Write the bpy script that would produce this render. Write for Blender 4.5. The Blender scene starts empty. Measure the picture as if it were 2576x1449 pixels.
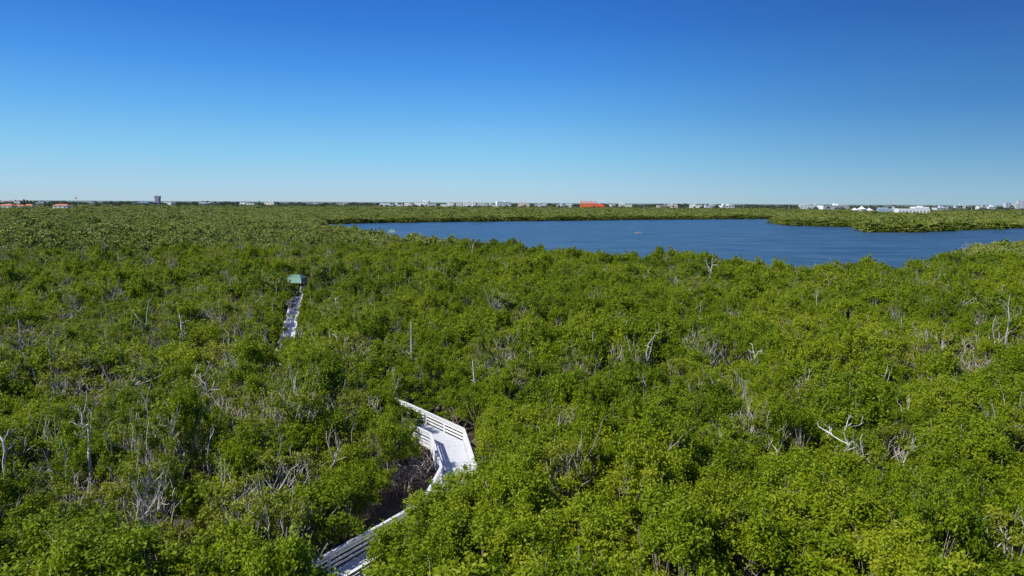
import bpy, math, random
import numpy as np
from mathutils import Vector, Matrix, Euler, noise
random.seed(7); rng=np.random.default_rng(7)
S=bpy.context.scene; COL=S.collection; R=math.radians
# ------------------------------------------------------------ camera
W,H,F=2576.0,1449.0,1679.0
CZ=21.0; PITCH=7.30; ROLL=0.30
RM=Euler((R(90-PITCH),0,0)).to_matrix()@Matrix.Rotation(R(ROLL),3,'Z')
CAM=Vector((0,0,CZ))
cd=bpy.data.cameras.new('camera'); cam=bpy.data.objects.new('camera',cd); COL.objects.link(cam)
cam.matrix_world=Matrix.Translation(CAM)@RM.to_4x4()
cd.sensor_width=36; cd.lens=36*F/W; cd.clip_start=0.5; cd.clip_end=60000
S.camera=cam
RT=RM.transposed(); RTn=np.array(RT)
def ray(px,py): return RM@Vector(((px-1288)/F,-(py-724.5)/F,-1))
def at(px,py,z=0.0):
    d=ray(px,py); t=(z-CZ)/d.z; return Vector((d.x*t,d.y*t,z))
def atY(px,py,Y):
    d=ray(px,py); t=Y/d.y; return Vector((d.x*t,Y,CZ+d.z*t))
# ------------------------------------------------------------ mesh helpers
class MB:
    def __init__(s): s.v=[]; s.f=[]; s.m=[]
    def box(s,c,d,rz=0,m=0,top=None):
        n=len(s.v); ca,sa=math.cos(rz),math.sin(rz)
        for k in (-1,1):
            sc=1 if (k<0 or top is None) else top
            for (i,j) in ((-1,-1),(1,-1),(1,1),(-1,1)):
                x,y=i*d[0]/2*sc,j*d[1]/2*sc
                s.v.append((c[0]+x*ca-y*sa,c[1]+x*sa+y*ca,c[2]+k*d[2]/2))
        for q in ((3,2,1,0),(4,5,6,7),(0,1,5,4),(1,2,6,5),(2,3,7,6),(3,0,4,7)):
            s.f.append(tuple(n+a for a in q)); s.m.append(m)
    def bar(s,a,b,w,h,m=0):
        a=Vector(a); b=Vector(b); d=(b-a).normalized(); up=Vector((0,0,1))
        if abs(d.z)>.95: up=Vector((1,0,0))
        sd=d.cross(up).normalized(); u=sd.cross(d).normalized(); n=len(s.v)
        for p in (a,b):
            for (i,j) in ((-1,-1),(1,-1),(1,1),(-1,1)):
                q=p+sd*i*w/2+u*j*h/2; s.v.append(tuple(q))
        for q in ((0,1,2,3),(7,6,5,4),(0,4,5,1),(1,5,6,2),(2,6,7,3),(3,7,4,0)):
            s.f.append(tuple(n+a for a in q)); s.m.append(m)
    def tube(s,pts,rads,sides=5,m=0):
        n=len(s.v); L=len(pts)
        for i in range(L):
            a=pts[max(i-1,0)]; b=pts[min(i+1,L-1)]; d=(b-a)
            if d.length<1e-6: d=Vector((0,0,1))
            d.normalize(); ref=Vector((1,0,0)) if abs(d.x)<.8 else Vector((0,1,0))
            u=d.cross(ref).normalized(); w=d.cross(u)
            for k in range(sides):
                t=2*math.pi*k/sides; s.v.append(tuple(pts[i]+(u*math.cos(t)+w*math.sin(t))*rads[i]))
        for i in range(L-1):
            for k in range(sides):
                k2=(k+1)%sides; s.f.append((n+i*sides+k,n+i*sides+k2,n+(i+1)*sides+k2,n+(i+1)*sides+k)); s.m.append(m)
        s.f.append(tuple(n+(L-1)*sides+k for k in range(sides))); s.m.append(m)
    def poly(s,pts,m=0):
        n=len(s.v); s.v+= [tuple(p) for p in pts]; s.f.append(tuple(range(n,n+len(pts)))); s.m.append(m)
    def mesh(s,name,mats,smooth=False):
        me=bpy.data.meshes.new(name); me.from_pydata(s.v,[],s.f)
        for a in (mats if isinstance(mats,(list,tuple)) else [mats]): me.materials.append(a)
        me.polygons.foreach_set('material_index',s.m)
        if smooth: me.polygons.foreach_set('use_smooth',[True]*len(s.f))
        me.update(); return me
    def build(s,name,mats,parent=None,smooth=False): return link(name,s.mesh(name,mats,smooth),parent)
def link(name,me,parent=None):
    o=bpy.data.objects.new(name,me); COL.objects.link(o)
    if parent: o.parent=parent
    return o
def tag(o,label=None,cat=None,group=None,kind=None):
    if label: o['label']=label
    if cat: o['category']=cat
    if group: o['group']=group
    if kind: o['kind']=kind
    return o
def empty(name,loc,label=None,cat=None,group=None,rz=0):
    o=bpy.data.objects.new(name,None); COL.objects.link(o); o.location=loc; o.rotation_euler=(0,0,rz); o.empty_display_size=.3
    return tag(o,label,cat,group)
# ------------------------------------------------------------ materials
def newmat(name):
    m=bpy.data.materials.new(name); m.use_nodes=True; nt=m.node_tree; return m,nt,nt.nodes['Principled BSDF']
def N(nt,t,**k):
    n=nt.nodes.new(t)
    for a,b in k.items(): setattr(n,a,b)
    return n
def plain(name,c,rough=.7,spec=.3,var=.15,scale=3.0,metal=0):
    m,nt,b=newmat(name); L=nt.links
    g=N(nt,'ShaderNodeNewGeometry'); n=N(nt,'ShaderNodeTexNoise'); n.inputs['Scale'].default_value=scale; n.inputs['Detail'].default_value=5
    L.new(g.outputs['Position'],n.inputs['Vector'])
    r=N(nt,'ShaderNodeValToRGB'); r.color_ramp.elements[0].position=.3; r.color_ramp.elements[1].position=.7
    r.color_ramp.elements[0].color=(*[x*(1-var) for x in c],1); r.color_ramp.elements[1].color=(*[min(1,x*(1+var)) for x in c],1)
    L.new(n.outputs['Fac'],r.inputs['Fac']); L.new(r.outputs['Color'],b.inputs['Base Color'])
    b.inputs['Roughness'].default_value=rough; b.inputs['Specular IOR Level'].default_value=spec; b.inputs['Metallic'].default_value=metal
    return m
def leafmat(name,stops,transl=.22,sat=1.0):
    m,nt,b=newmat(name); L=nt.links
    a=N(nt,'ShaderNodeAttribute',attribute_name='tone'); oi=N(nt,'ShaderNodeObjectInfo'); g=N(nt,'ShaderNodeNewGeometry')
    n=N(nt,'ShaderNodeTexNoise'); n.inputs['Scale'].default_value=.035; n.inputs['Detail'].default_value=3; L.new(g.outputs['Position'],n.inputs['Vector'])
    def mul(x,k,add=0.0):
        q=N(nt,'ShaderNodeMath',operation='MULTIPLY_ADD'); L.new(x,q.inputs[0]); q.inputs[1].default_value=k; q.inputs[2].default_value=add; return q.outputs[0]
    def ad(x,y):
        q=N(nt,'ShaderNodeMath',operation='ADD'); L.new(x,q.inputs[0]); L.new(y,q.inputs[1]); return q.outputs[0]
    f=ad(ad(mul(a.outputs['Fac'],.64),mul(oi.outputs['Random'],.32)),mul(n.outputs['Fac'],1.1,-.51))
    r=N(nt,'ShaderNodeValToRGB'); e=r.color_ramp.elements
    e[0].position=stops[0][0]; e[0].color=(*stops[0][1],1); e[1].position=stops[-1][0]; e[1].color=(*stops[-1][1],1)
    for p,c in stops[1:-1]:
        x=e.new(p); x.color=(*c,1)
    L.new(f,r.inputs['Fac']); L.new(r.outputs['Color'],b.inputs['Base Color'])
    b.inputs['Roughness'].default_value=.48; b.inputs['Specular IOR Level'].default_value=.2
    if transl>0:
        t=N(nt,'ShaderNodeBsdfTranslucent'); mx=N(nt,'ShaderNodeMixShader'); mx.inputs[0].default_value=transl
        hs=N(nt,'ShaderNodeHueSaturation'); hs.inputs['Value'].default_value=1.6; L.new(r.outputs['Color'],hs.inputs['Color']); L.new(hs.outputs['Color'],t.inputs['Color'])
        L.new(b.outputs[0],mx.inputs[1]); L.new(t.outputs[0],mx.inputs[2]); L.new(mx.outputs[0],nt.nodes['Material Output'].inputs['Surface'])
    return m
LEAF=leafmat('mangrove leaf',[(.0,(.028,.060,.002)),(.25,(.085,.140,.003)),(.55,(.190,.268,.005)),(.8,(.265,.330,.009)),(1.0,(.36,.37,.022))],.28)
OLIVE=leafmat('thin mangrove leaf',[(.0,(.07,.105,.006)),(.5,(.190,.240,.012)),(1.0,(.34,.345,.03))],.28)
FARLEAF=leafmat('hazed distant canopy leaf',[(.0,(.075,.115,.013)),(.3,(.145,.20,.022)),(.65,(.23,.285,.034)),(1.0,(.34,.35,.07))],0)  # leaf greens lifted and dulled, distance haze put into the colour
PINE=leafmat('dark needle foliage',[(.0,(.04,.06,.04)),(.6,(.085,.115,.07)),(1.0,(.13,.16,.09))],0)
BARK=plain('grey brown bark',(.32,.27,.22),.9,.1,.4,4)
PALE=plain('weathered pale dead wood',(.62,.59,.54),.85,.15,.2,3)
DEADM=plain('grey dead wood',(.46,.42,.37),.9,.1,.3,3)
ROOT=plain('grey brown prop root',(.38,.30,.25),.85,.15,.3,5)
WHITE=plain('white painted boards',(.80,.80,.80),.6,.3,.10,6)
DECK=plain('pale grey deck boards',(.64,.65,.67),.75,.2,.12,9)
GREENROOF=plain('green metal roof',(.21,.36,.28),.6,.25,.12,1.5)
# ------------------------------------------------------------ foliage generators
def leaves_arrays(P,Nn,ln,wd,tone):
    n=len(P); Nn=Nn/np.linalg.norm(Nn,axis=1,keepdims=True)
    rv=rng.normal(size=(n,3)); T=np.cross(Nn,rv); T/=np.linalg.norm(T,axis=1,keepdims=True)+1e-9; B=np.cross(Nn,T)
    ln=(ln*rng.uniform(.7,1.25,n))[:,None]; wd=(wd*rng.uniform(.75,1.2,n))[:,None]
    V=np.stack([P-T*ln*.5,P+B*wd*.5+T*ln*.08,P+T*ln*.5-Nn*ln*.1,P-B*wd*.5+T*ln*.08],1).reshape(-1,3)
    return V,tone
def clump_leaves(c,cr,n,ln,wd,ct,flat=.95):
    d=rng.normal(size=(n,3)); d/=np.linalg.norm(d,axis=1,keepdims=True)
    lo=d[:,2]<-.35; d[lo,2]*=-1
    rr=cr*rng.uniform(.1,1.0,n)**.55*(1+.4*np.sin(d[:,0]*6+c[0]*3)*np.cos(d[:,1]*5+c[1]*5)+.25*rng.normal(size=n))
    P=np.array(c)+d*rr[:,None]*np.array([1,1,flat])
    Nn=d*.45+np.array([-.1,-.1,.5])+rng.normal(size=(n,3))*.7
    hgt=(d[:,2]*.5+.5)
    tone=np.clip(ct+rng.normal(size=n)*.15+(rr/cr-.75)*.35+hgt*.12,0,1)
    return leaves_arrays(P,Nn,ln,wd,tone)
def mesh_leaves(name,parts,mat,extra=None,extramat=None,lod=1,grow_=1.0):
    V=np.concatenate([p[0] for p in parts]); T=np.concatenate([p[1] for p in parts])
    if lod>1:
        V=V.reshape(-1,4,3)[::lod]; T=T[::lod]; c=V.mean(1,keepdims=True); V=(c+(V-c)*grow_).reshape(-1,3)
    n=len(T)
    F4=np.arange(4*n).reshape(n,4)
    verts=V.tolist(); faces=F4.tolist(); mi=[0]*n; tt=T.tolist()
    if extra is not None:
        o=len(verts); verts+=extra.v; faces+=[tuple(o+a for a in f) for f in extra.f]; mi+=[1]*len(extra.f); tt+=[.5]*len(extra.f)
    me=bpy.data.meshes.new(name); me.from_pydata(verts,[],faces); me.materials.append(mat)
    if extra is not None: me.materials.append(extramat)
    me.polygons.foreach_set('material_index',mi)
    at_=me.attributes.new('tone','FLOAT','FACE'); at_.data.foreach_set('value',tt); me.update(); return me
def wander(p,d,length,r0,r1,seg=4,wob=.25,up=0.0):
    pts=[Vector(p)]; d=Vector(d).normalized(); rs=[r0]
    for i in range(seg):
        d=(d+Vector((random.gauss(0,wob),random.gauss(0,wob),random.gauss(0,wob)+up))).normalized()
        pts.append(pts[-1]+d*length/seg); rs.append(r0+(r1-r0)*(i+1)/seg)
    return pts,rs,d
def grow(mb,p,d,length,r,depth,wob=.22,up=.05,kids=(2,3),sides=4):
    pts,rs,dd=wander(p,d,length,r,r*.5,4,wob,up); mb.tube(pts,rs,sides)
    if depth<=0: return
    for k in range(random.randint(*kids)):
        i=random.choice((1,2,3,4)); a=random.uniform(0,6.28)
        side=Vector((math.cos(a),math.sin(a),random.uniform(-.2,.8)))
        grow(mb,pts[i],(dd*.9+side*.75),length*random.uniform(.35,.8),rs[i]*.75,depth-1,wob,up,kids,max(3,sides-1))
def curve_to(a,b,sag=.3,seg=4):
    a=Vector(a); b=Vector(b); m=(a+b)/2+Vector((random.uniform(-.2,.2),random.uniform(-.2,.2),-sag)); 
    return [a*(1-t)**2+m*2*t*(1-t)+b*t*t for t in [i/seg for i in range(seg+1)]]
def gen_tree(seed,kind):
    global rng
    random.seed(seed); rng=np.random.default_rng(seed)
    wood=MB(); roots=MB(); parts=[]
    ncl={'full':52,'tall':52,'thin':36}[kind]
    cls=[]
    ox,oy=random.uniform(-.5,.5),random.uniform(-.5,.5)
    for i in range(ncl):
        a=i*2.4+random.uniform(-.8,.8); rr=2.15*math.sqrt((i+.5)/ncl)*random.uniform(.6,1.25)*(1+.22*math.sin(a*2+seed))
        z=4.35-.17*rr*rr+random.gauss(0,.5)
        if kind=='tall': z+=.35*(2-rr)
        cls.append((rr*math.cos(a)+ox,rr*math.sin(a)+oy,min(z,5.7)))
    for a in range(7):
        t=a*.9+random.uniform(-.4,.4); cls.append((1.8*math.cos(t),1.8*math.sin(t),random.uniform(2.0,3.1)))
    stems=[]
    for s in range(3):
        a=s*2.1+random.uniform(-.5,.5); b=(.25*math.cos(a),.25*math.sin(a),0)
        pts,rs,dd=wander(b,(math.cos(a)*.25,math.sin(a)*.25,1),3.1,.08,.045,5,.14,.1); wood.tube(pts,rs,6); stems.append(pts)
    for c in cls:
        st=min(stems,key=lambda q:(q[-1]-Vector(c)).length); p=st[random.choice((3,4,5))]
        wood.tube(curve_to(p,c,.2),[.034,.03,.024,.02,.012],4)
    for s in range(9):
        a=s*.7+random.uniform(-.2,.2); rr=random.uniform(.6,1.4); z=random.uniform(.5,1.3)
        p=[Vector((.12*math.cos(a),.12*math.sin(a),z)),Vector((rr*.5*math.cos(a),rr*.5*math.sin(a),z*.95)),Vector((rr*.85*math.cos(a),rr*.85*math.sin(a),z*.55)),Vector((rr*math.cos(a),rr*math.sin(a),-.05))]
        roots.tube(p,[.035,.03,.028,.022],4)
    ct0=random.uniform(.42,.55)
    for i,c in enumerate(cls):
        if kind=='thin' and random.random()<.34 : 
            grow(wood,(c[0],c[1],c[2]-.5),(random.gauss(0,.3),random.gauss(0,.3),1),random.uniform(.7,1.4),.030,1,.24,.08,(1,2),3); continue
        cr=random.uniform(.26,.60)*(.88 if kind=='thin' else 1)
        n=int(660*cr*cr)+25
        if kind=='thin': n=int(n*.8)
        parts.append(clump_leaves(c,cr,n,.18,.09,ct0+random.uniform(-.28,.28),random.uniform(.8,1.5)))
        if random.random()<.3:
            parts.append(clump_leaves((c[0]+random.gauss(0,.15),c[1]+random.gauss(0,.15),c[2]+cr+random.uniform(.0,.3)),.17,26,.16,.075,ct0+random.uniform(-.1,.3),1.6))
    if kind=='thin':
        for s in range(6):
            a=random.uniform(0,6.28); rr=random.uniform(.2,1.9)
            grow(wood,(rr*math.cos(a),rr*math.sin(a),3.0),(random.gauss(0,.3),random.gauss(0,.3),1),random.uniform(1.3,2.5),.045,2,.22,.07,(1,2),4)
    else:
        for q in range(random.choice((2,3,4))):
            a=random.uniform(0,6.28); rr=random.uniform(.5,1.9); grow(wood,(rr*math.cos(a),rr*math.sin(a),3.6),(math.cos(a)*.2,math.sin(a)*.2,1),1.5,.026,1,.2,.08,(1,3),3)
    lm=OLIVE if kind=='thin' else LEAF; wm=DEADM if kind=='thin' else BARK
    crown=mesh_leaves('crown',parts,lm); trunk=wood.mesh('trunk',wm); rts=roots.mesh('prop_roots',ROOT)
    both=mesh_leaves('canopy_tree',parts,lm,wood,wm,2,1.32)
    mid=mesh_leaves('canopy_tree_mid',parts,lm,wood,wm,4,1.85)
    return dict(crown=crown,trunk=trunk,roots=rts,both=both,mid=mid,kind=kind)
VAR=[gen_tree(11,'full'),gen_tree(12,'full'),gen_tree(13,'full'),gen_tree(14,'tall'),gen_tree(15,'thin'),gen_tree(16,'thin'),gen_tree(17,'thin')]
def gen_far(seed,mat,n=16,tall=False,low=True):
    global rng
    random.seed(seed); rng=np.random.default_rng(seed); parts=[]; wood=MB()
    for i in range(n):
        a=i*2.4; rr=2.0*math.sqrt((i+.5)/n)*random.uniform(.8,1.1)
        if tall: z=1.2+i*4.0/n; rr=(1-i/n)*1.3*random.uniform(.5,1); cr=.75*(1.1-.6*i/n)
        else: z=4.5-.32*rr*rr+random.gauss(0,.5); cr=random.uniform(.5,.85)
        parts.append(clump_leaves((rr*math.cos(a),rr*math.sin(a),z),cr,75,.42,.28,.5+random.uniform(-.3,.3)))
    if low:
        for i in range(9):
            a=i*.7+random.uniform(-.2,.2)
            for z in (.6,1.8): parts.append(clump_leaves((1.9*math.cos(a+z),1.9*math.sin(a+z),z+random.uniform(-.2,.3)),.8,45,.42,.28,.45+random.uniform(-.2,.25)))
    wood.tube([Vector((0,0,0)),Vector((.1,0,2)),Vector((0,.1,4.4))],[.12,.1,.05],4)
    if not tall:
        for s in range(3):
            a=random.uniform(0,6.28); grow(wood,(math.cos(a),math.sin(a),3.6),(math.cos(a)*.3,math.sin(a)*.3,1),1.6,.045,1,.2,.05,(1,2),3)
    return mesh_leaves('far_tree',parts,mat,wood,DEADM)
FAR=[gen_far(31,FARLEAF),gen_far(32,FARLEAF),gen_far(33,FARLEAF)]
PINEMESH=gen_far(41,PINE,12,True,False)
DARKFAR=gen_far(42,PINE,12)
random.seed(99); rng=np.random.default_rng(99)
# ------------------------------------------------------------ water outline
near=[(800,567),(900,578),(985,595),(1060,603),(1130,609),(1200,615),(1280,623),(1400,638),(1500,648),(1640,646),(1750,648),(1830,662),(1900,674),(1990,685),(2060,683),(2130,674),(2210,668),(2260,674),(2330,657),(2440,632),(2520,617),(2700,600),(3100,580)]
far=[(3100,568),(2700,573),(2576,574),(2400,580),(2280,585),(2190,584),(2160,580),(2172,572),(2080,570),(1990,568),(1958,565),(1954,557),(1980,551),(1900,551),(1750,552),(1600,553),(1450,555),(1300,556),(1100,559),(900,562),(810,564)]
WP=[at(a,b,4.6).xy for a,b in near]+[at(a,b,0).xy for a,b in far]
WP2=[]
for i,p in enumerate(WP):
    q=WP[(i+1)%len(WP)]; L_=(q-p).length; k=max(1,int(L_/9))
    nn=(q-p).normalized(); nn=Vector((-nn.y,nn.x))
    for j in range(k):
        t=j/k; c=p.lerp(q,t); WP2.append(c+nn*(noise.noise(Vector((c.x*.06,c.y*.06,3)))*min(9,L_*.3)))
WPn=np.array([tuple(p) for p in WP2])
def inpoly(X,Y,P):
    ins=np.zeros(X.shape,bool); n=len(P); j=n-1
    for i in range(n):
        xi,yi=P[i]; xj,yj=P[j]
        c=((yi>Y)!=(yj>Y))&(X<(xj-xi)*(Y-yi)/((yj-yi)+1e-12)+xi); ins^=c; j=i
    return ins
mb=MB(); mb.poly([(p.x,p.y,.03) for p in WP2])
m,nt,b=newmat('lake water'); L=nt.links
g=N(nt,'ShaderNodeNewGeometry'); 
mp=N(nt,'ShaderNodeMapping'); mp.inputs['Scale'].default_value=(.35,1.0,1); mp.inputs['Rotation'].default_value=(0,0,R(12)); L.new(g.outputs['Position'],mp.inputs['Vector'])
n1=N(nt,'ShaderNodeTexNoise'); n1.inputs['Scale'].default_value=.3; n1.inputs['Detail'].default_value=8; n1.inputs['Roughness'].default_value=.7; L.new(mp.outputs[0],n1.inputs['Vector'])
bp=N(nt,'ShaderNodeBump'); bp.inputs['Strength'].default_value=1.0; bp.inputs['Distance'].default_value=1.2; L.new(n1.outputs['Fac'],bp.inputs['Height']); L.new(bp.outputs[0],b.inputs['Normal'])
n2=N(nt,'ShaderNodeTexNoise'); n2.inputs['Scale'].default_value=.06; n2.inputs['Detail'].default_value=9; n2.inputs['Roughness'].default_value=.9; L.new(mp.outputs[0],n2.inputs['Vector'])
r=N(nt,'ShaderNodeValToRGB'); r.color_ramp.elements[0].position=.41; r.color_ramp.elements[1].position=.59
r.color_ramp.elements[0].color=(.018,.062,.115,1); r.color_ramp.elements[1].color=(.070,.140,.210,1)
L.new(n2.outputs['Fac'],r.inputs['Fac']); L.new(r.outputs['Color'],b.inputs['Base Color']); b.inputs['Roughness'].default_value=.3; b.inputs['Specular IOR Level'].default_value=.28
tag(mb.build('water',m),kind='structure')
# ground: mud near, far land blends to green with distance haze painted in
m,nt,b=newmat('mangrove mud and hazed far land'); L=nt.links
g=N(nt,'ShaderNodeNewGeometry'); n1=N(nt,'ShaderNodeTexNoise'); n1.inputs['Scale'].default_value=.8; n1.inputs['Detail'].default_value=8; L.new(g.outputs['Position'],n1.inputs['Vector'])
r=N(nt,'ShaderNodeValToRGB'); r.color_ramp.elements[0].position=.35; r.color_ramp.elements[1].position=.68
r.color_ramp.elements[0].color=(.045,.034,.023,1); r.color_ramp.elements[1].color=(.12,.095,.07,1)
L.new(n1.outputs['Fac'],r.inputs['Fac'])
sx=N(nt,'ShaderNodeSeparateXYZ'); L.new(g.outputs['Position'],sx.inputs[0]); mr=N(nt,'ShaderNodeMapRange'); mr.inputs['From Min'].default_value=600; mr.inputs['From Max'].default_value=2600; L.new(sx.outputs['Y'],mr.inputs['Value'])
mx=N(nt,'ShaderNodeMix',data_type='RGBA'); L.new(mr.outputs[0],mx.inputs[0]); L.new(r.outputs['Color'],mx.inputs[6]); mx.inputs[7].default_value=(.13,.18,.13,1)
L.new(mx.outputs[2],b.inputs['Base Color']); b.inputs['Roughness'].default_value=.8
bp=N(nt,'ShaderNodeBump'); bp.inputs['Distance'].default_value=.1; L.new(n1.outputs['Fac'],bp.inputs['Height']); L.new(bp.outputs[0],b.inputs['Normal'])
mb=MB(); mb.poly([(-30000,-300,0),(30000,-300,0),(30000,40000,0),(-30000,40000,0)])
tag(mb.build('ground',m),kind='structure')
# ------------------------------------------------------------ boardwalk
Z0=1.3
def boardwalk(Ls,Rs,label,psp=2.4,step=.16):
    o=Vector((Ls[0].x,Ls[0].y,0)); root=empty('boardwalk',tuple(o),label,'boardwalk'); dk=MB(); sk=MB()
    def P(v,z): return Vector((v.x,v.y,z))-o
    nL=len(Ls)
    for i in range(nL-1):
        n=max(1,int(((Ls[i+1]-Ls[i]).length+(Rs[i+1]-Rs[i]).length)/2/step))
        for k in range(n):
            t0=k/n; t1=(k+.93)/n
            a,b_,c,d=Ls[i].lerp(Ls[i+1],t0),Rs[i].lerp(Rs[i+1],t0),Rs[i].lerp(Rs[i+1],t1),Ls[i].lerp(Ls[i+1],t1)
            zt=Z0+random.uniform(-.004,.004); s=len(dk.v)
            dk.v+=[tuple(P(q,z)) for z in (zt-.04,zt) for q in (a,b_,c,d)]
            for q in ((0,3,2,1),(4,5,6,7),(0,1,5,4),(1,2,6,5),(2,3,7,6),(3,0,4,7)): dk.f.append(tuple(s+x for x in q)); dk.m.append(0)
        for X in (Ls,Rs):
            sk.bar(P(X[i],Z0-.16),P(X[i+1],Z0-.16),.06,.2)
    dk.build('deck',DECK,root); sk.build('deck_beam',WHITE,root)
    for X in (Ls,Rs):
        cap=MB(); rl=MB()
        for i in range(nL-1):
            cap.bar(P(X[i],Z0+1.09),P(X[i+1],Z0+1.09),.2,.05)
            for z in (.20,.48,.76,.96): rl.bar(P(X[i],Z0+z),P(X[i+1],Z0+z),.04,.14)
        cap.build('handrail',WHITE,root); rl.build('side_rails',WHITE,root)
        pts=[]
        for i in range(nL-1):
            n=max(1,round((X[i+1]-X[i]).length/psp))
            for k in range(n+(1 if i==nL-2 else 0)): pts.append(X[i].lerp(X[i+1],k/n))
        t=MB(); t.box((0,0,Z0/2+.53),(.13,.13,Z0+1.06)); pm=t.mesh('post',WHITE)
        for q in pts:
            e=link('post',pm,root); e.location=Vector((q.x,q.y,0))-o
    return root
def offs(C,w):
    A=[];B=[]
    for i,c in enumerate(C):
        d=(C[min(i+1,len(C)-1)]-C[max(i-1,0)]).normalized(); nn=Vector((-d.y,d.x)); A.append(c+nn*w); B.append(c-nn*w)
    return A,B
v1=at(714,905,Z0).xy; v2=at(751,746,Z0).xy
fl,fr=offs([v1,v2],.9)
BL=[Vector(q) for q in [(-13.6,27.6),(-9.7,33.5),(-7.3,37.1),(-5.55,39.8),(-4.95,45.3),(-6.55,52.2),(-11.7,58.3),(-18.2,65.8)]]+fl
BR=[Vector(q) for q in [(-11.6,26.3),(-7.7,32.2),(-5.3,35.8),(-3.2,39.0),(-2.35,44.6),(-3.95,53.4),(-9.5,60.1),(-16.4,67.6)]]+fr
boardwalk(BL,BR,'white railed timber boardwalk zigzagging through the mangroves to the green roofed shelter',2.9)
Cz=[(a+b_)/2 for a,b_ in zip(BL,BR)]
l2,r2=offs([at(*p,2.0).xy for p in [(1225,640),(1262,652),(1295,664)]],.8)
boardwalk(l2,r2,'short pale stretch of boardwalk glimpsed between treetops near the lake edge',psp=4)
def shelter(loc,rz,w,label,roofmat,group=None,high=0.0):
    t=empty('shelter',loc,label,'shelter',group,rz)
    z=Z0+high; hw=w/2
    f=MB(); f.box((0,0,z-.05),(w*1.12,w*1.12,.1)); f.build('platform',DECK,t)
    r_=MB(); e=z+2.0; tp=z+3.5; s=hw*1.12
    def rect(kx,ky,zz): return [(-s*kx,-s*ky,zz),(s*kx,-s*ky,zz),(s*kx,s*ky,zz),(-s*kx,s*ky,zz)]
    r_.v+=rect(1,1,e)+rect(.80,.66,e+.85)+rect(.48,.22,tp)
    for l in (0,4): r_.f+=[(l+a,l+(a+1)%4,l+4+(a+1)%4,l+4+a) for a in range(4)]
    r_.f+=[(8,9,10,11)]; r_.m+=[0]*9
    for k in range(-6,7):
        x=k/6.5; r_.bar((s*x,-s,e+.03),(s*x*.80,-s*.66,e+.88),.04,.05); r_.bar((s*x*.80,-s*.66,e+.88),(s*x*.48,-s*.22,tp+.03),.04,.05)
    r_.build('roof',roofmat,t)
    fa=MB(); bot=rect(1,1,e)
    for a,b_ in ((0,1),(1,2),(2,3),(3,0)):
        A=Vector(bot[a])-Vector((0,0,.08)); B=Vector(bot[b_])-Vector((0,0,.08)); fa.bar(A,B,.05,.12)
    fa.build('fascia',roofmat,t)
    for i in (-1,1):
        for j in (-1,1):
            p=MB(); p.box((i*hw*.9,j*hw*.9,(z+2.0)/2),(.14,.14,z+2.0)); p.build('post',WHITE,t)
    for sx in (-1,1):
        q=MB()
        for zz in (.3,.6,.9,1.08): q.bar((sx*hw*1.08,-hw*1.05,z+zz),(sx*hw*1.08,hw*.9,z+zz),.06,.12)
        q.build('railing',WHITE,t)
        bn=MB(); bn.box((sx*hw*.72,0,z+.45),(.4,w*.7,.06)); bn.box((sx*hw*.72,-w*.25,z+.22),(.35,.08,.42)); bn.box((sx*hw*.72,w*.25,z+.22),(.35,.08,.42)); bn.build('bench',WHITE,t)
    return t
pv=at(746,732,Z0); shelter((pv.x,pv.y,0),R(-6),3.8,'shelter with flat topped green metal roof at the far end of the long straight boardwalk',GREENROOF,high=.1)
p=at(986,586,4.0); shelter((p.x,p.y,0),R(10),3.8,'small green roofed shelter standing at the lake edge beyond the treetops',GREENROOF,high=1.1)
p=at(941,583,3.5); shelter((p.x,p.y,0),R(-15),2.6,'tiny grey roofed hut at the narrow left end of the lake',plain('grey blue roof',(.16,.2,.24)),high=.5)
# ------------------------------------------------------------ forest points
VP=[
 ([(1024,1010),(1075,1022),(1170,1054),(1185,1090),(1130,1104),(1085,1082),(1060,1052)],60),
 ([(1085,1078),(1180,1080),(1214,1135),(1212,1180),(1112,1172)],50),
 ([(1076,1110),(1112,1172),(1104,1192),(1070,1258),(985,1304),(978,1286),(962,1250),(966,1212),(1010,1176),(1050,1140)],47),
 ([(826,1386),(880,1358),(884,1368),(840,1396)],34),
 ([(706,900),(704,862),(730,790),(732,740),(722,712),(720,688),(772,688),(772,712),(764,740),(750,770),(740,830),(728,890)],152),
 ([(970,574),(1000,574),(1000,586),(970,586)],400),
 ([(930,566),(950,566),(950,580),(930,580)],420),
]
pts=[]; d=13.0
while d<2750:
    s=max(3.0,d/85); n=int(R(98)*d/s)
    for k in range(n):
        a=R(-49)+R(98)*(k+random.random()*.9)/n; dd=d+random.uniform(-.5,.5)*s
        pts.append((dd*math.sin(a),dd*math.cos(a),s))
    d+=s*.97
pts=np.array(pts); X,Y,SP=pts.T
keep=~inpoly(X,Y,WPn)
X,Y,SP=X[keep],Y[keep],SP[keep]; n=len(X); D=np.hypot(X,Y)
def segdist(X,Y,a,b_):
    dx,dy=b_.x-a.x,b_.y-a.y; t=np.clip(((X-a.x)*dx+(Y-a.y)*dy)/(dx*dx+dy*dy),0,1); return np.hypot(X-a.x-t*dx,Y-a.y-t*dy)
ok=np.ones(n,bool)
for i in range(len(Cz)-1): ok&=segdist(X,Y,Cz[i],Cz[i+1])>(1.5 if i!=7 else 1.2)
ok&=np.hypot(X-pv.x,Y-pv.y)>2.8
hn=np.array([noise.noise(Vector((x/14,y/14,0)))+.7*noise.noise(Vector((x/5,y/5,7))) for x,y in zip(X,Y)])
HS=np.clip(.93+.34*hn+rng.uniform(-.18,.20,n)+(rng.random(n)<.07)*.26,.56,1.55)
SC=SP/2.75*rng.uniform(.62,1.22,n)
HS=np.where(D>260,HS*1.03+.06*np.minimum(3,(D-260)/800),HS)
HS=np.where((D>150)&(D<420),np.clip(HS+rng.normal(size=n)*.12,.6,1.55),HS)
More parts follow.
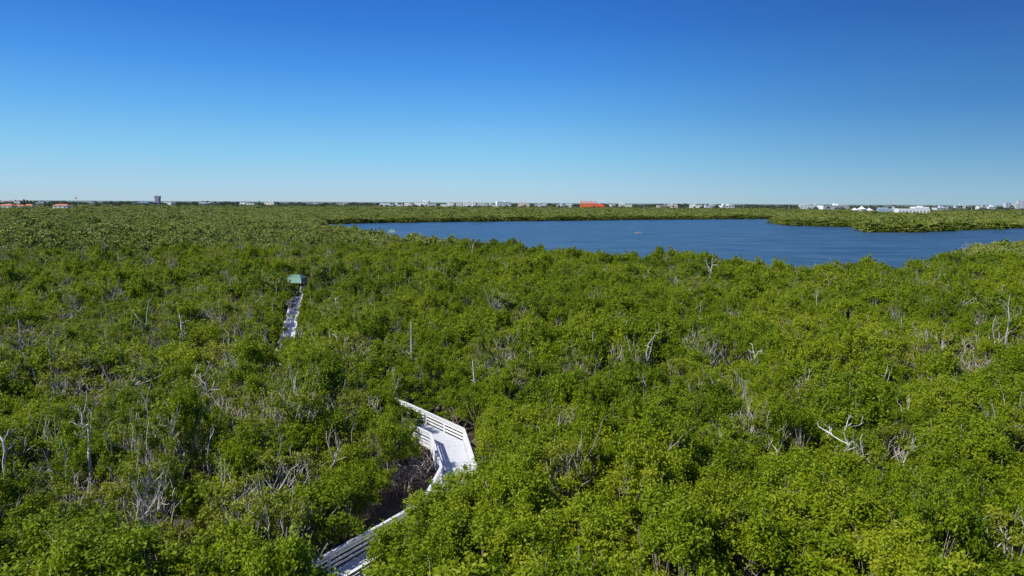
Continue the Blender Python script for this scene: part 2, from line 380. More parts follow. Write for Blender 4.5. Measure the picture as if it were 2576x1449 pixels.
def projn(x,y,z):
    q=RTn@np.array([x,y,z-CZ]); return 1288+F*q[0]/-q[2],724.5-F*q[1]/-q[2]
# the island at the right stands taller and darker than the land behind
ix,iy=projn(X,Y,0*X); isl=(ix>1940)&(D>440)&(D<760)
HS=np.where(isl,HS*1.22+rng.normal(size=n)*.12,HS)
OFF=[(0,0,5.2),(0,0,4.2),(0,0,2.6)]+[(1.2*math.cos(a),1.2*math.sin(a),4.9) for a in np.arange(0,6.2,1.05)]+[(2.4*math.cos(a),2.4*math.sin(a),z) for a in np.arange(0,6.2,.785) for z in (3.9,2.8)]
for poly,dep in VP:
    pg=np.array(poly,float); m_=(D<dep+1); ii=np.where(m_)[0]
    for ox,oy,zz in OFF:
        k_=1 if dep<100 else .8
        qx,qy=projn(X[ii]+ox*SC[ii]*k_,Y[ii]+oy*SC[ii]*k_,HS[ii]*zz); ok[ii]&=~inpoly(qx,qy,pg)
X,Y,SP,HS,SC,D=[a[ok] for a in (X,Y,SP,HS,SC,D)]
# mangroves leaning over the walk
EXTRA=[(-2.3,38.2,1.22,.92),(-1.0,41.2,.9,.82),(-4.3,34.9,1.15,.90),(-5.6,31.4,.85,.85),(-7.8,27.0,.85,.75),(-4.9,32.6,.6,.8),(-13.2,33.6,.7,.8),(-9.8,29.0,.7,.78),(-11.6,28.2,.6,.76),(-3.0,36.4,.9,.85),(-10.6,39.4,.8,.8),(-9.6,42.6,.65,.72),
(-9.2,54.3,.75,.66),(-11.6,55.2,.85,.84),(-13.2,57.3,.95,1.0),(-15.5,59.6,.95,1.05),(-9.4,50.2,.7,.66),(-11.4,43.5,.8,.85),(-.4,48.2,.95,.78),(-.2,51.0,1.0,.85),(-2.7,56.0,.9,.92),(-1.2,53.4,.9,.86),(-4.8,57.6,.8,.85),
(-16.9,61.4,.9,1.0),(-18.6,62.8,.9,1.0),(-20.5,65.0,.9,1.0),(-21.4,68.5,.9,1.0),(-23.2,72.0,.9,1.0),(-24.9,75.6,.9,.95),(-18.8,69.6,.8,.85),(-26.8,78.2,.85,.8),(-19.8,72.6,.8,.9),(-22.4,77.4,.8,.9),
(-30.9,84.6,.7,.85),(-25.0,84.0,.85,.9),(-34.2,94,.8,.9),(-29.0,94,.7,.8),(-37.3,104,.75,.9),(-32.3,104,.7,.8),(-41.3,120,.8,.9),(-36.8,121,.7,.85),(-45.5,134,.8,.9),(-40.6,134,.7,.8)]
ex=np.array([(x,y,3.0,hs,sc,math.hypot(x,y)) for x,y,sc,hs in EXTRA]).T
X,Y,SP,HS,SC,D=[np.concatenate([u,v]) for u,v in zip((X,Y,SP,HS,SC,D),ex)]; n=len(X)
PX,PY=projn(X,Y,HS*4.3)
def pthin(px,py):
    q=.12
    if py>1240 and px>900: return .04
    if px<960 and 780<py<1330: q=.50
    elif px<1000 and 600<py<=780: q=.32
    elif 1150<px<1500 and 880<py<1220: q=.30
    elif px>2200 and 680<py<950: q=.26
    return q+.25*noise.noise(Vector((px/160,py/110,5)))
kind=np.zeros(n,int)
for i in range(n):
    if D[i]>250: kind[i]=7+random.randrange(3)
    else: kind[i]=4+random.randrange(3) if (random.random()<pthin(PX[i],PY[i]) and i<n-len(EXTRA)) else random.choice((0,1,2,3,0,1,2))
ROT=rng.uniform(0,2*math.pi,n)
inview=(PX>-40)&(PX<2616)&(PY<1500)
idx=np.where(inview)[0]; idx=idx[np.argsort(D[idx])][:296]
S_near=set(idx.tolist())
def region(px,py):
    v='at the bottom edge' if py>1250 else ('in the lower view' if py>1060 else 'further back')
    if px<640: h='far left'
    elif px<900: h='just left of the boardwalk'
    elif px<1330: h='beside the boardwalk'
    elif px<1960: h='right of the boardwalk'
    else: h='far right'
    return h+' '+v
for i in idx:
    i=int(i); v=VAR[kind[i]]; h=region(PX[i],PY[i])
    look={'full':'rounded leafy green mangrove','tall':'high domed green mangrove','thin':'thin twiggy olive mangrove'}[v['kind']]
    t=empty('mangrove_tree',(X[i],Y[i],0),f"{look} {h}",'tree',f"{look}s {h}",ROT[i])
    t.scale=(SC[i],SC[i],HS[i])
    link('crown',v['crown'],t); link('trunk',v['trunk'],t); link('prop_roots',v['roots'],t)
def gn_stuff(name,P,rot,scl,kinds,meshes,label,cat):
    me=bpy.data.meshes.new(name); me.from_pydata(P,[],[])
    a=me.attributes.new('rot','FLOAT_VECTOR','POINT'); a.data.foreach_set('vector',np.array([(0,0,r_) for r_ in rot]).ravel())
    a=me.attributes.new('scl','FLOAT_VECTOR','POINT'); a.data.foreach_set('vector',np.array(scl).ravel())
    a=me.attributes.new('knd','INT','POINT'); a.data.foreach_set('value',[int(k) for k in kinds])
    o=link(name,me); tag(o,label,cat,kind='stuff')
    ng=bpy.data.node_groups.new(name,'GeometryNodeTree'); ng.interface.new_socket('Geometry',in_out='INPUT',socket_type='NodeSocketGeometry'); ng.interface.new_socket('Geometry',in_out='OUTPUT',socket_type='NodeSocketGeometry')
    gi=ng.nodes.new('NodeGroupInput'); go=ng.nodes.new('NodeGroupOutput'); jn=ng.nodes.new('GeometryNodeJoinGeometry')
    def na(nm,t):
        q=ng.nodes.new('GeometryNodeInputNamedAttribute'); q.data_type=t; q.inputs['Name'].default_value=nm; return q
    ar=na('rot','FLOAT_VECTOR'); as_=na('scl','FLOAT_VECTOR'); ak=na('knd','INT')
    e2r=ng.nodes.new('FunctionNodeEulerToRotation'); ng.links.new(ar.outputs['Attribute'],e2r.inputs[0])
    ks=set(kinds.tolist())
    for k,me_ in enumerate(meshes):
        if k not in ks: continue
        so=bpy.data.objects.new('canopy_source',me_)
        oi=ng.nodes.new('GeometryNodeObjectInfo'); oi.inputs['Object'].default_value=so; oi.inputs['As Instance'].default_value=True
        cp=ng.nodes.new('FunctionNodeCompare'); cp.data_type='INT'; cp.operation='EQUAL'; ng.links.new(ak.outputs['Attribute'],cp.inputs[2]); cp.inputs[3].default_value=k
        ip=ng.nodes.new('GeometryNodeInstanceOnPoints')
        ng.links.new(gi.outputs[0],ip.inputs['Points']); ng.links.new(cp.outputs[0],ip.inputs['Selection']); ng.links.new(oi.outputs['Geometry'],ip.inputs['Instance'])
        ng.links.new(e2r.outputs[0],ip.inputs['Rotation']); ng.links.new(as_.outputs['Attribute'],ip.inputs['Scale']); ng.links.new(ip.outputs[0],jn.inputs[0])
    ng.links.new(jn.outputs[0],go.inputs[0])
    md=o.modifiers.new('scatter','NODES'); md.node_group=ng
    return o
rest=np.array([i for i in range(n) if i not in S_near])
krest=np.array([kind[i]+10 if (D[i]>130 and kind[i]<7) else kind[i] for i in rest])
gn_stuff('mangrove_forest',[(X[i],Y[i],0) for i in rest],ROT[rest],[(SC[i],SC[i],HS[i]) for i in rest],krest,[v['both'] for v in VAR]+FAR+[v['mid'] for v in VAR],
  'endless green mangrove canopy stretching past the lake to the horizon','forest')
P=[];sc=[]
for i in range(5200):
    a=R(random.uniform(-46,46)); dd=random.uniform(2500,5200); clump=noise.noise(Vector((a*22,dd/700,1)))+.5*noise.noise(Vector((a*90,dd/500,4)))
    if clump<-.1: continue
    hh=random.uniform(.9,1.8)+max(0,clump)*2.0+(1.3 if random.random()<.10 else 0)
    P.append((dd*math.sin(a),dd*math.cos(a),0)); q=random.uniform(2.5,7); sc.append((q,q,hh))
for i in range(320):
    a=R(random.uniform(-40,40)); dd=random.uniform(1900,2300); P.append((dd*math.sin(a),dd*math.cos(a),0)); q=random.uniform(1.5,3.5); sc.append((q,q,random.uniform(1.3,2.7)))
gn_stuff('distant_tree_line',P,rng.uniform(0,6.28,len(P)),sc,np.zeros(len(P),int),[DARKFAR],'low dark tree line among the pale buildings on the horizon','trees')
print('forest points',n,'near',len(idx))
# ------------------------------------------------------------ dead trees
def gen_dead(seed,style):
    random.seed(seed); tr=MB(); brs=[]
    if style=='pole':
        pts,rs,dd=wander((0,0,0),(.03,.02,1),6.5,.10,.045,7,.035,.05); tr.tube(pts,rs,6)
        for k in range(3):
            b=MB(); i=random.choice((4,5,6)); a=random.uniform(0,6.28); q,r_,_=wander(pts[i],(math.cos(a),math.sin(a),.7),random.uniform(.2,.55),.03,.015,3,.2); b.tube(q,r_,4); brs.append(b)
    elif style=='fork':
        pts,rs,dd=wander((0,0,0),(.05,0,1),4.2,.085,.06,6,.09,.08); tr.tube(pts,rs,6)
        for k in range(random.choice((2,3))):
            b=MB(); a=random.uniform(0,6.28); grow(b,pts[-1-k],(math.cos(a)*.45,math.sin(a)*.45,1),random.uniform(1.3,2.2),.05,2,.22,.05,(1,2),4); brs.append(b)
    elif style=='spread':
        pts,rs,dd=wander((0,0,0),(.05,0,1),3.8,.09,.065,6,.08,.08); tr.tube(pts,rs,6)
        for k in range(4):
            b=MB(); a=k*1.57+random.uniform(-.6,.6); grow(b,pts[-1-(k%3)],(math.cos(a),math.sin(a),random.uniform(.4,1.3)),random.uniform(1.0,1.8),.042,3,.26,.03,(1,3),4); brs.append(b)
    else:
        pts=[Vector((0,0,0)),Vector((.1,0,2)),Vector((.1,0,4.2)),Vector((-.15,.1,4.9)),Vector((-.1,.1,5.5)),Vector((.2,0,5.8)),Vector((.42,0,5.9))]; tr.tube(pts,[.09,.08,.075,.065,.055,.045,.03],6)
        for k in range(2):
            b=MB(); grow(b,pts[3+k],(random.uniform(-1,1),random.uniform(-1,1),.8),.8,.035,2,.25,.05,(1,2),4); brs.append(b)
    top=max([v[2] for v in tr.v]+[v[2] for b in brs for v in b.v])
    return dict(tr=tr,brs=brs,top=top)
DV={}
CNT={'pole':4,'fork':9,'spread':8,'bent':2}
for st,ns in CNT.items():
    for k in range(ns):
        g_=gen_dead(200+k*7+len(st),st)
        for mn,mt in (('pale',PALE),('grey',DEADM)):
            DV[(st,k,mn)]=dict(tr=g_['tr'].mesh('trunk',mt),br=[b.mesh('branch',mt) for b in g_['brs']],top=g_['top'])
def dead(px,pyb,pyt,st,label,group=None,mt='pale',k=None,thick=1.0):
    p=at(px,pyb,4.2); top=atY(px,pyt,p.y).z; v=DV[(st,(k if k is not None else random.randrange(CNT[st])),mt)]
    sz=max(.6,top/v['top']); sx=max(.7,min(1.5,sz))*thick
    t=empty('dead_tree',(p.x,p.y,0),label,'dead tree',group,random.uniform(0,6.28)); t.scale=(sx,sx,sz)
    link('trunk',v['tr'],t)
    for b in v['br']: link('branch',b,t)
    return t
random.seed(5)
SPEC=[
(1030,905,808,'pole','tall straight branchless grey trunk rising above the canopy at the centre','grey',1.3),
(347,850,742,'fork','tall slim forked grey snag left of the green roofed shelter','grey',.8),
(1198,975,908,'pole','pale bare pole just above the zigzag of the boardwalk','pale',1.0),
(1638,925,815,'fork','white forked dead tree right of centre with short crooked arms','pale',.9),
(1490,905,832,'pole','thin upright grey pole right of the tall branchless trunk','grey',1.0),
(455,830,775,'bent','white dead trunk bent like a hook at left','pale',1.5),
(2120,1135,1035,'spread','large white spreading dead crown low at the right','pale',1.25),
(2165,1150,1095,'spread','smaller white dead tree leaning beside the large white dead crown','pale',.9),
(2210,1440,1345,'fork','slim white dead tree at the bottom right of the view','pale',.8),
(160,745,695,'spread','cluster of white bare limbs at far left above the canopy','pale',1),
(300,670,628,'spread','wide greyish bare crown in the left middle distance','grey',1.2),
(1785,705,645,'spread','tall whitish bare crown standing just before the lake','pale',.9),
(1760,780,755,'fork','small crooked white snag below the whitish crown by the lake','pale',.9),
(2530,850,735,'fork','tall curved bare tree near the right edge of the view','grey',.9),
(2500,890,790,'fork','second bare grey tree left of the tall curved one near right edge','grey',.9),
(590,870,808,'fork','thin bare tree with raised arms left of the long straight boardwalk','grey',1),
(225,1170,1050,'bent','white crooked trunk curving upwards in the thinned patch at left','pale',1.1),
(190,1120,1035,'fork','white branching snag beside the crooked trunk in thinned left patch','pale',1),
(845,870,835,'bent','short white bent stump tree right of the long straight boardwalk','pale',1),
(2297,735,692,'fork','small white forked snag far right below the lake','pale',1),
(660,710,672,'fork','small white snag left of the green roofed shelter','pale',1),
(2085,720,680,'fork','slim pale snag standing against the lake shore at right','grey',.8),
(1275,690,650,'spread','whitish bare treetop beside the glimpsed boardwalk by the lake','grey',.8),
(965,880,850,'pole','short grey pole left of the tall branchless trunk','grey',.8),
(55,860,805,'pole','leaning grey pole at the far left edge','grey',1),
(985,600,572,'fork','bare grey treetop in front of the small lakeside shelter','grey',.8),
(1185,640,594,'spread','bare pale crown rising against the left part of the lake','grey',.9),
(2425,640,605,'spread','brownish bare crown against the water at far right','grey',.9),
(520,975,895,'spread','broad grey leafless crown in the thinned patch below the bent white trunk','pale',1.0),
(15,1185,1080,'bent','white curved trunk at the left edge of the view','pale',1),
(1395,1120,1030,'fork','grey bare limbs showing right of the boardwalk bend','grey',.9),
(1330,905,865,'fork','short whitish forked snag right of the centre pole','pale',.8),
(800,1150,1070,'fork','grey bare tree between the boardwalk and thinned patch','grey',.9),
(1460,1420,1370,'pole','yellowish broken pole at the bottom right of centre','grey',1.0),
(700,660,625,'spread','greyish bare crown behind the green roofed shelter','grey',.8),
]
for i,(a,b_,c,st,lb,mt,th) in enumerate(SPEC): dead(a,b_,c,st,lb,None,mt,None,th)
def dgroup(px,py):
    if py<800: return ('left' if px<1100 else 'right')+' far'
    return 'left near' if px<950 else ('middle near' if px<1500 else 'right near')
DL={'left far':'small greyish dead snag poking above the far canopy at left','right far':'small greyish dead snag poking above the far canopy before the lake','left near':'slim weathered dead tree among the thinned mangroves at left','middle near':'slim weathered dead tree among the mangroves around the boardwalk','right near':'slim weathered dead tree among the dense mangroves at right'}
c_=0
while c_<264:
    u=random.random()
    if u<.66: px,py=random.uniform(0,950),random.uniform(600,1240)
    elif u<.78: px,py=random.uniform(950,1500),random.uniform(690,1150)
    else: px,py=random.uniform(1500,2570),random.uniform(710,1150)
    if random.random()<.35: py=random.uniform(585,800); px=px if px<950 else max(px,1000)
    if px>950 and py<700: continue
    if 1000<px<1290 and py>850: continue
    if 780<px<1000 and py>1100: continue
    if any(inpoly(np.array([px]),np.array([py-10.]),np.array(v[0],float))[0] or inpoly(np.array([px]),np.array([py+12.]),np.array(v[0],float))[0] for v in VP): continue
    ht=(py-509)*random.uniform(.03,.13); g_=dgroup(px,py)
    st=random.choice(('pole','pole','fork','fork','fork','spread','bent')) 
    if st=='pole' and py>980: st='fork'
    dead(px,py,py-ht,st,DL[g_],'dead trees '+g_,random.choice(('pale','pale','pale','grey')),None,random.uniform(.55,.9)); c_+=1
def rootclump(px,py,sc,label,seed):
    random.seed(seed); p=at(px,py,.3); t=empty('mangrove_root_tangle',(p.x,p.y,0),label,'roots')
    a_=MB(); b_=MB()
    for s in range(60):
        a=random.uniform(0,6.28); c=Vector((random.gauss(0,.8),random.gauss(0,.6),0))*sc; rr=random.uniform(.5,1.5)*sc; z=random.uniform(.5,1.5)*sc
        q=[c+Vector((0,0,z)),c+Vector((rr*.5*math.cos(a),rr*.5*math.sin(a),z*1.05)),c+Vector((rr*.85*math.cos(a),rr*.85*math.sin(a),z*.6)),c+Vector((rr*math.cos(a),rr*math.sin(a),-.05))]
        a_.tube(q,[.035,.03,.028,.022],4)
    for s in range(9): 
        c=Vector((random.gauss(0,.8),random.gauss(0,.6),.9))*sc; grow(b_,c,(random.uniform(-1,1),random.uniform(-1,.4),.5),1.3*sc,.035,2,.25,0,(2,3),4)
    a_.build('prop_roots',ROOT,t); b_.build('bare_branches',DEADM,t)
rootclump(1015,1222,1.2,'tangle of greyish brown prop roots in the clearing left of the boardwalk bend',1)
rootclump(1062,1190,.8,'smaller root tangle against the boardwalk posts in the muddy clearing',2)
rootclump(965,1195,.9,'root and twig tangle under the crown at the left side of the muddy clearing',3)
rootclump(1030,1150,.8,'shaded root tangle at the back of the muddy clearing',4)
mb=MB(); c=at(1015,1262,0); q=[]
for k in range(28):
    a=k/28*6.283; rr=1+.25*noise.noise(Vector((math.cos(a)*1.5,math.sin(a)*1.5,2))); q.append((c.x+3.0*rr*math.cos(a),c.y+5.6*rr*math.sin(a),.012))
mb.poly(q); mm=plain('brown pool water',(.13,.095,.065),.25,.3,.25,1.2); tag(mb.build('mud_pool',mm),kind='structure')
# ------------------------------------------------------------ skyline
random.seed(3)
GLASS=plain('dark window glass',(.24,.27,.30),.3,.5,.1,.2)
def shade(name,c): return plain(name,c,.7,.2,.05,.05)
BW=shade('white render wall',(.78,.80,.82)); BC=shade('cream wall',(.68,.66,.60)); BG=shade('pale grey wall',(.50,.55,.60)); BP=shade('pink beige wall',(.63,.53,.48)); BO=shade('orange red steel',(.92,.16,.06)); TC=shade('orange tile roof',(.62,.25,.14)); GR=shade('pale grey flat roof',(.58,.6,.6)); BB=shade('blue grey cladding',(.28,.38,.50)); PU=shade('purple grey cladding',(.24,.22,.33))
def building(x0,x1,yt,Yd,wall,floors,cols,label,roof='flat',roofm=None,name='building',group=None,cat='building'):
    a=atY(x0,yt,Yd); b_=atY(x1,yt,Yd); w=b_.x-a.x; h=max(4,(a.z+b_.z)/2); t=empty(name,((a.x+b_.x)/2,Yd,0),label,cat,group,R(random.uniform(-14,14))); dp=max(10,min(w*.5,25))
    m_=MB(); m_.box((0,dp/2,h/2),(w,dp,h))
    if roof=='flat' and w>30: s_=random.choice((-1,1)); m_.box((s_*w*.27,dp/2,h+1.7),(w*.42,dp*.9,3.4))
    m_.build('wall',wall,t)
    r_=MB()
    if roof=='flat': r_.box((0,dp/2,h+.3),(w*1.01,dp*1.03,.6))
    else:
        e=h; s=w/2*1.06; rh=h*.25
        r_.v+=[(-s,-.8,e),(s,-.8,e),(s,dp+.8,e),(-s,dp+.8,e),(-s*.7,dp/2,e+rh),(s*.7,dp/2,e+rh)]; r_.f+=[(0,1,5,4),(1,2,5),(2,3,4,5),(3,0,4),(3,2,1,0)]; r_.m+=[0]*5
    r_.build('roof',roofm or GR,t)
    if roof=='flat' and w>25:
        k_=MB(); k_.box((w*random.uniform(-.3,.3),dp/2,h+3),(w*.10,dp*.4,5.0)); k_.build('roof_plant_room',wall,t)
    pit=w/cols; fh=h/floors; g_=MB(); g_.box((0,-.05,0),(pit*.5,.25,fh*.36)); gm=g_.mesh('window',GLASS)
    for i in range(floors):
        for j in range(cols):
            o=link('window',gm,t); o.location=(-w/2+pit*(j+.5),0,fh*(i+.55))
    return t
B=building
B(-6,30,517,1300,BC,2,3,'cream house with orange tiled roof at the far left edge','hip',TC,'house',cat='house')
B(33,58,518,1320,BW,2,2,'small white house with orange roof second from the left edge','hip',TC,'house',cat='house')
B(60,80,517,1330,BC,2,2,'narrow cream house with orange roof third from the left edge','hip',TC,'house',cat='house')
B(133,168,517,1280,BW,2,3,'white house with bright orange roof standing apart at left','hip',TC,'house',cat='house')
B(2,52,506,2700,BC,4,6,'long beige apartment block behind the orange roofed houses')
B(90,110,509,2700,BG,3,3,'small grey block right of the beige apartment block')
B(225,262,510,2700,BG,2,5,'low grey building left of the purple tower')
B(330,372,510,2600,BB,2,5,'low blue grey building beside the purple tower')
B(410,432,510,2600,BW,2,3,'low white building right of the purple tower')
B(500,540,511,2600,BG,2,4,'low grey roofed building between the pines at left')
B(600,640,512,2500,BW,2,4,'low white building left of centre on the horizon')
B(662,690,509,2600,BC,3,3,'pale block with a small rise left of centre on the horizon')
B(770,800,512,2600,BG,2,3,'low grey shed left of the long white row')
B(845,875,512,2600,BP,2,3,'small pinkish building left of the long white row')
B(955,1012,514,2350,BW,2,7,'low long white building opening the white row')
B(1016,1040,513,2350,BC,2,3,'small cream building in the white row')
B(1042,1078,508,2350,BW,4,5,'white block with stacked storeys in the white row')
B(1080,1096,512,2350,BW,3,2,'narrow white block beside the stacked white block')
B(1108,1142,514,2350,BW,2,5,'low white building in the middle of the white row')
B(1147,1163,509,2350,BC,3,2,'narrow cream tower in the middle of the white row')
B(1165,1196,509,2350,BW,4,4,'four storey white block in the middle of the white row')
B(1200,1248,514,2350,BC,2,6,'long low cream building in the white row')
B(1250,1286,509,2350,BW,4,5,'white block with wide roof near the right of the white row')
B(1303,1332,511,2350,BP,3,4,'pinkish beige block ending the white row')
B(1345,1375,515,2400,BG,2,4,'low grey building right of the white row')
B(1400,1440,515,2400,BG,2,4,'low grey building left of the orange building')
B(1535,1548,514,2400,BW,2,2,'small white cube right of the orange building')
B(1558,1590,514,2400,BC,2,4,'low cream building right of the orange building')
B(1655,1705,517,2200,BP,2,6,'long low pinkish building right of centre')
B(1735,1765,517,2200,BW,2,4,'low white building with plain roof right of centre')
B(1775,1800,516,2200,BG,2,3,'low grey building right of the plain white one')
B(1815,1850,517,2200,BW,2,4,'white low building left of the tall dark trees at right')
B(2015,2062,516,2000,BG,4,6,'stepped pale grey block left of the long white deck building')
B(2066,2142,517,1900,BW,4,10,'long white multi deck building with dark bands at right')
B(2215,2260,526,1300,BB,1,6,'blue grey low warehouse left of the white warehouse by the marina')
B(2262,2338,525,1280,BW,1,9,'long low white warehouse at right behind the island trees')
B(2355,2390,523,1800,BG,2,4,'low grey building right of the white warehouse')
B(2403,2414,517,2600,BG,5,2,'left slim tower of the pair at right')
B(2416,2429,515,2600,BW,6,2,'right slim tower of the pair at right')
B(2462,2485,521,2300,BC,2,3,'low cream building right of the tower pair')
B(2486,2510,520,2400,BW,3,3,'white mid rise left of the corner towers')
B(2530,2546,511,2600,BG,7,2,'grey high rise at the right edge of the skyline')
B(2548,2562,512,2600,BC,6,2,'cream high rise between the two corner towers')
B(2562,2577,506,2600,BG,8,2,'tallest pale tower touching the right edge')
a=atY(1462,504,2250); b_=atY(1520,515.5,2250); w=b_.x-a.x; t=empty('construction_building',((a.x+b_.x)/2,2250,0),'bright orange red building with open steel frame on top on the horizon','building')
m_=MB(); m_.box((0,12,b_.z/2),(w,24,b_.z)); m_.build('wall',BO,t)
ht=a.z-b_.z; 
for i in range(7):
    x=-w/2+i*w*.11+1; c=MB(); hh=ht*(1,.8,1,.7,.95,.6,.75)[i]
    for y in (1,23): c.box((x,y,b_.z+hh/2),(1.2,1.2,hh))
    c.build('steel_column',BO,t)
c=MB()
for z in (.35,.7): 
    for y in (1,23): c.bar((-w/2,y,b_.z+ht*z),(-w/2+w*.68,y,b_.z+ht*z),1.0,1.0)
for i in range(6): c.bar((-w/2+i*w*.11+1,1,b_.z),(-w/2+(i+1)*w*.11+1,1,b_.z+ht*.7),.7,.7)
c.build('steel_beams',BO,t); c=MB(); c.box((w*.3,10,b_.z+1.2),(w*.3,14,2.4)); c.build('roof_box',BO,t)
a=atY(387,493,2900); b_=atY(401,493,2900); w=b_.x-a.x; hz=a.z; t=empty('hotel_tower',((a.x+b_.x)/2,2900,0),'purple waisted high rise tower with a mast, alone on the left skyline','building')
for sx in (-1,1):
    c=MB(); K=9
    for i in range(K+1):
        f=i/K; z=hz*f; xo=w/2*(1-.28*math.sin(math.pi*f**.8)); xi=.4 if f<.94 else 3.0
        for (x,y) in ((xi,0),(xo,0),(xo,14),(xi,14)): c.v.append((sx*x,y,z))
    for i in range(K):
        for k in range(4): c.f.append((i*4+k,i*4+(k+1)%4,i*4+4+(k+1)%4,i*4+4+k)); c.m.append(0)
    c.f.append((K*4,K*4+1,K*4+2,K*4+3)); c.m.append(0); c.build('tower_wing',PU,t)
c=MB(); 
for i in range(6): c.box((0,-.3,hz*(.12+i*.15)),(w*.5,.5,1.2))
c.build('floor_bands',BG,t); c=MB(); c.bar((-3,5,hz*.9),(-3,5,hz+11),1.0,1.0); c.build('mast',BG,t)
p=atY(196,496,1500); t=empty('flagpole',(p.x,1500,0),'tall flagpole with white and red flag at the far left','flag'); c=MB(); c.tube([Vector((0,0,0)),Vector((0,0,p.z+1))],[.4,.25],6); c.build('pole',BG,t)
c=MB()
for i in range(6):
    x0,x1=-i*1.1,-(i+1)*1.1; y0,y1=.5*math.sin(i),.5*math.sin(i+1); c.poly([(x0,y0,p.z-4),(x1,y1,p.z-4),(x1,y1,p.z),(x0,y0,p.z)],0 if i<4 else 1)
c.build('flag',[BW,BO],t)
for i,(x0,x1,yt) in enumerate(((2140,2160,522),(2156,2180,518),(2176,2198,523))):
    a=atY(x0,yt,1500); b_=atY(x1,yt,1500); w=b_.x-a.x; t=empty('marquee_tent',((a.x+b_.x)/2,1500,0),('left','tallest middle','right')[i]+' white peaked tent beside the long deck building','tent')
    c=MB(); z=a.z; e=z*.6; K=12
    ring=[(w/2*math.cos(k/K*6.283),w/2*math.sin(k/K*6.283)) for k in range(K)]
    for s_,zz in ((1,e),(.5,e+(z-e)*.35),(.18,e+(z-e)*.75),(.02,z)): c.v+=[(x*s_,y*s_,zz) for x,y in ring]
    for l in range(3):
        for k in range(K): c.f.append((l*K+k,l*K+(k+1)%K,(l+1)*K+(k+1)%K,(l+1)*K+k)); c.m.append(0)
    c.build('canopy',BW,t); c=MB(); c.tube([Vector((0,0,0)),Vector((0,0,z))],[.3,.2],5); c.build('centre_pole',BG,t); c=MB(); c.box((0,0,e/2),(w*.68,w*.68,e)); c.build('side_wall',BW,t)
p=atY(2246,530,1600); t=empty('crane',(p.x,1600,0),'thin orange boom crane leaning over the low warehouses at right','crane'); q=atY(2240,504,1600)
c=MB(); c.bar((0,0,5),(q.x-p.x,0,q.z),.6,.6); c.build('boom',BO,t); c=MB(); c.box((0,0,3.2),(6,5,3.6),top=.8); c.build('cab',BO,t); c=MB(); c.box((0,0,.7),(8,6,1.4)); c.build('crawler_base',GR,t)
MX=(120,520,905,1430,1620,1870,1985,2035,2095,2185,2300,2350,2395,2445)
for i,x in enumerate(MX):
    yt={1985:512,2185:514}.get(x,506+ (x/2576)*11+random.uniform(-1,1)); p=atY(x,yt,1700); t=empty('utility_pole',(p.x,1700,0),'thin grey utility pole on the horizon','pole','utility poles along the horizon')
    c=MB(); c.tube([Vector((0,0,0)),Vector((0,0,max(p.z,12)))],[.4,.25],5); c.build('pole',BG,t); c=MB(); c.bar((-2.5,0,max(p.z,12)-2),(2.5,0,max(p.z,12)-2),.4,.4); c.build('crossarm',BG,t)
TALL=[(52,503),(60,499),(68,501),(78,503),(112,505),(123,507),(575,505),(652,504),(556,508),(432,508),(618,507),(700,506),(740,508),(352,509),(280,507),(1875,516),(1885,514),(1897,513),(1905,516),(1912,516),(1932,513),(1945,517),(1960,518),(1990,516),(2005,518),(2370,521),(2450,519),(2440,522),(1720,511),(1340,510),(885,508),(930,509),(820,508),(1600,511),(1640,512)]
for i,(x,yt) in enumerate(TALL):
    Yd=random.uniform(1900,2300) if x>1800 else 2300; Yd=1400 if x<130 else Yd
    p=atY(x,yt,Yd); z=max(p.z,9)
    side='left' if x<1000 else ('centre' if x<1800 else 'right')
    t=empty('pine_tree',(p.x,Yd,0),f'dark pointed pine breaking the {side} part of the skyline','tree',f'skyline pines {side}',random.uniform(0,6)); t.scale=(z/5.6*.6,)*2+(z/5.6,)
    link('crown',PINEMESH,t); 
    c=MB(); c.tube([Vector((0,0,0)),Vector((0,0,4.6))],[.13,.05],5); c.build('trunk',BARK,t)
# ------------------------------------------------------------ kayak with paddler
YEL=plain('pale orange hull',(.85,.50,.20),.35,.5,.05,2); SKIN=plain('skin',(.45,.27,.19),.6,.3,.05,4); SHIRT=plain('red shirt',(.5,.12,.08),.8,.2,.1,4)
p=at(1606,587,0.03); t=empty('kayak',(p.x,p.y,.03),'small pale orange kayak on the open lake','kayak',None,R(6))
c=MB(); K=12
for i in range(K+1):
    f=i/K*2-1; w=.42*(1-abs(f)**2.2)+.02; zz=.30+.16*abs(f)**3
    for (y,z) in ((-w,zz),(-w*.7,.02),(0,-.06),(w*.7,.02),(w,zz),(0,zz+.06)): c.v.append((f*2.3,y,z))
for i in range(K):
    for k in range(6): c.f.append((i*6+k,i*6+(k+1)%6,i*6+6+(k+1)%6,i*6+6+k)); c.m.append(0)
c.build('hull',YEL,t,True); c=MB(); c.box((-.3,0,.42),(.08,.5,.45)); c.box((0,0,.40),(.5,.5,.06)); c.build('seat',GR,t)
def skinbody(name,pts,edges,rad,mat,parent=None,root=0):
    me=bpy.data.meshes.new(name); me.from_pydata(pts,edges,[]); o=link(name,me,parent); me.materials.append(mat)
    sk=o.modifiers.new('skin','SKIN')
    if not me.skin_vertices: me.skin_vertices.new(name='')
    for i,r_ in enumerate(rad): me.skin_vertices[0].data[i].radius=(r_,r_)
    me.skin_vertices[0].data[root].use_root=True
    s_=o.modifiers.new('sub','SUBSURF'); s_.levels=1; s_.render_levels=1; return o
t=empty('person',(p.x,p.y,.45),'person in a red shirt sitting in the kayak and paddling','person',None,R(6))
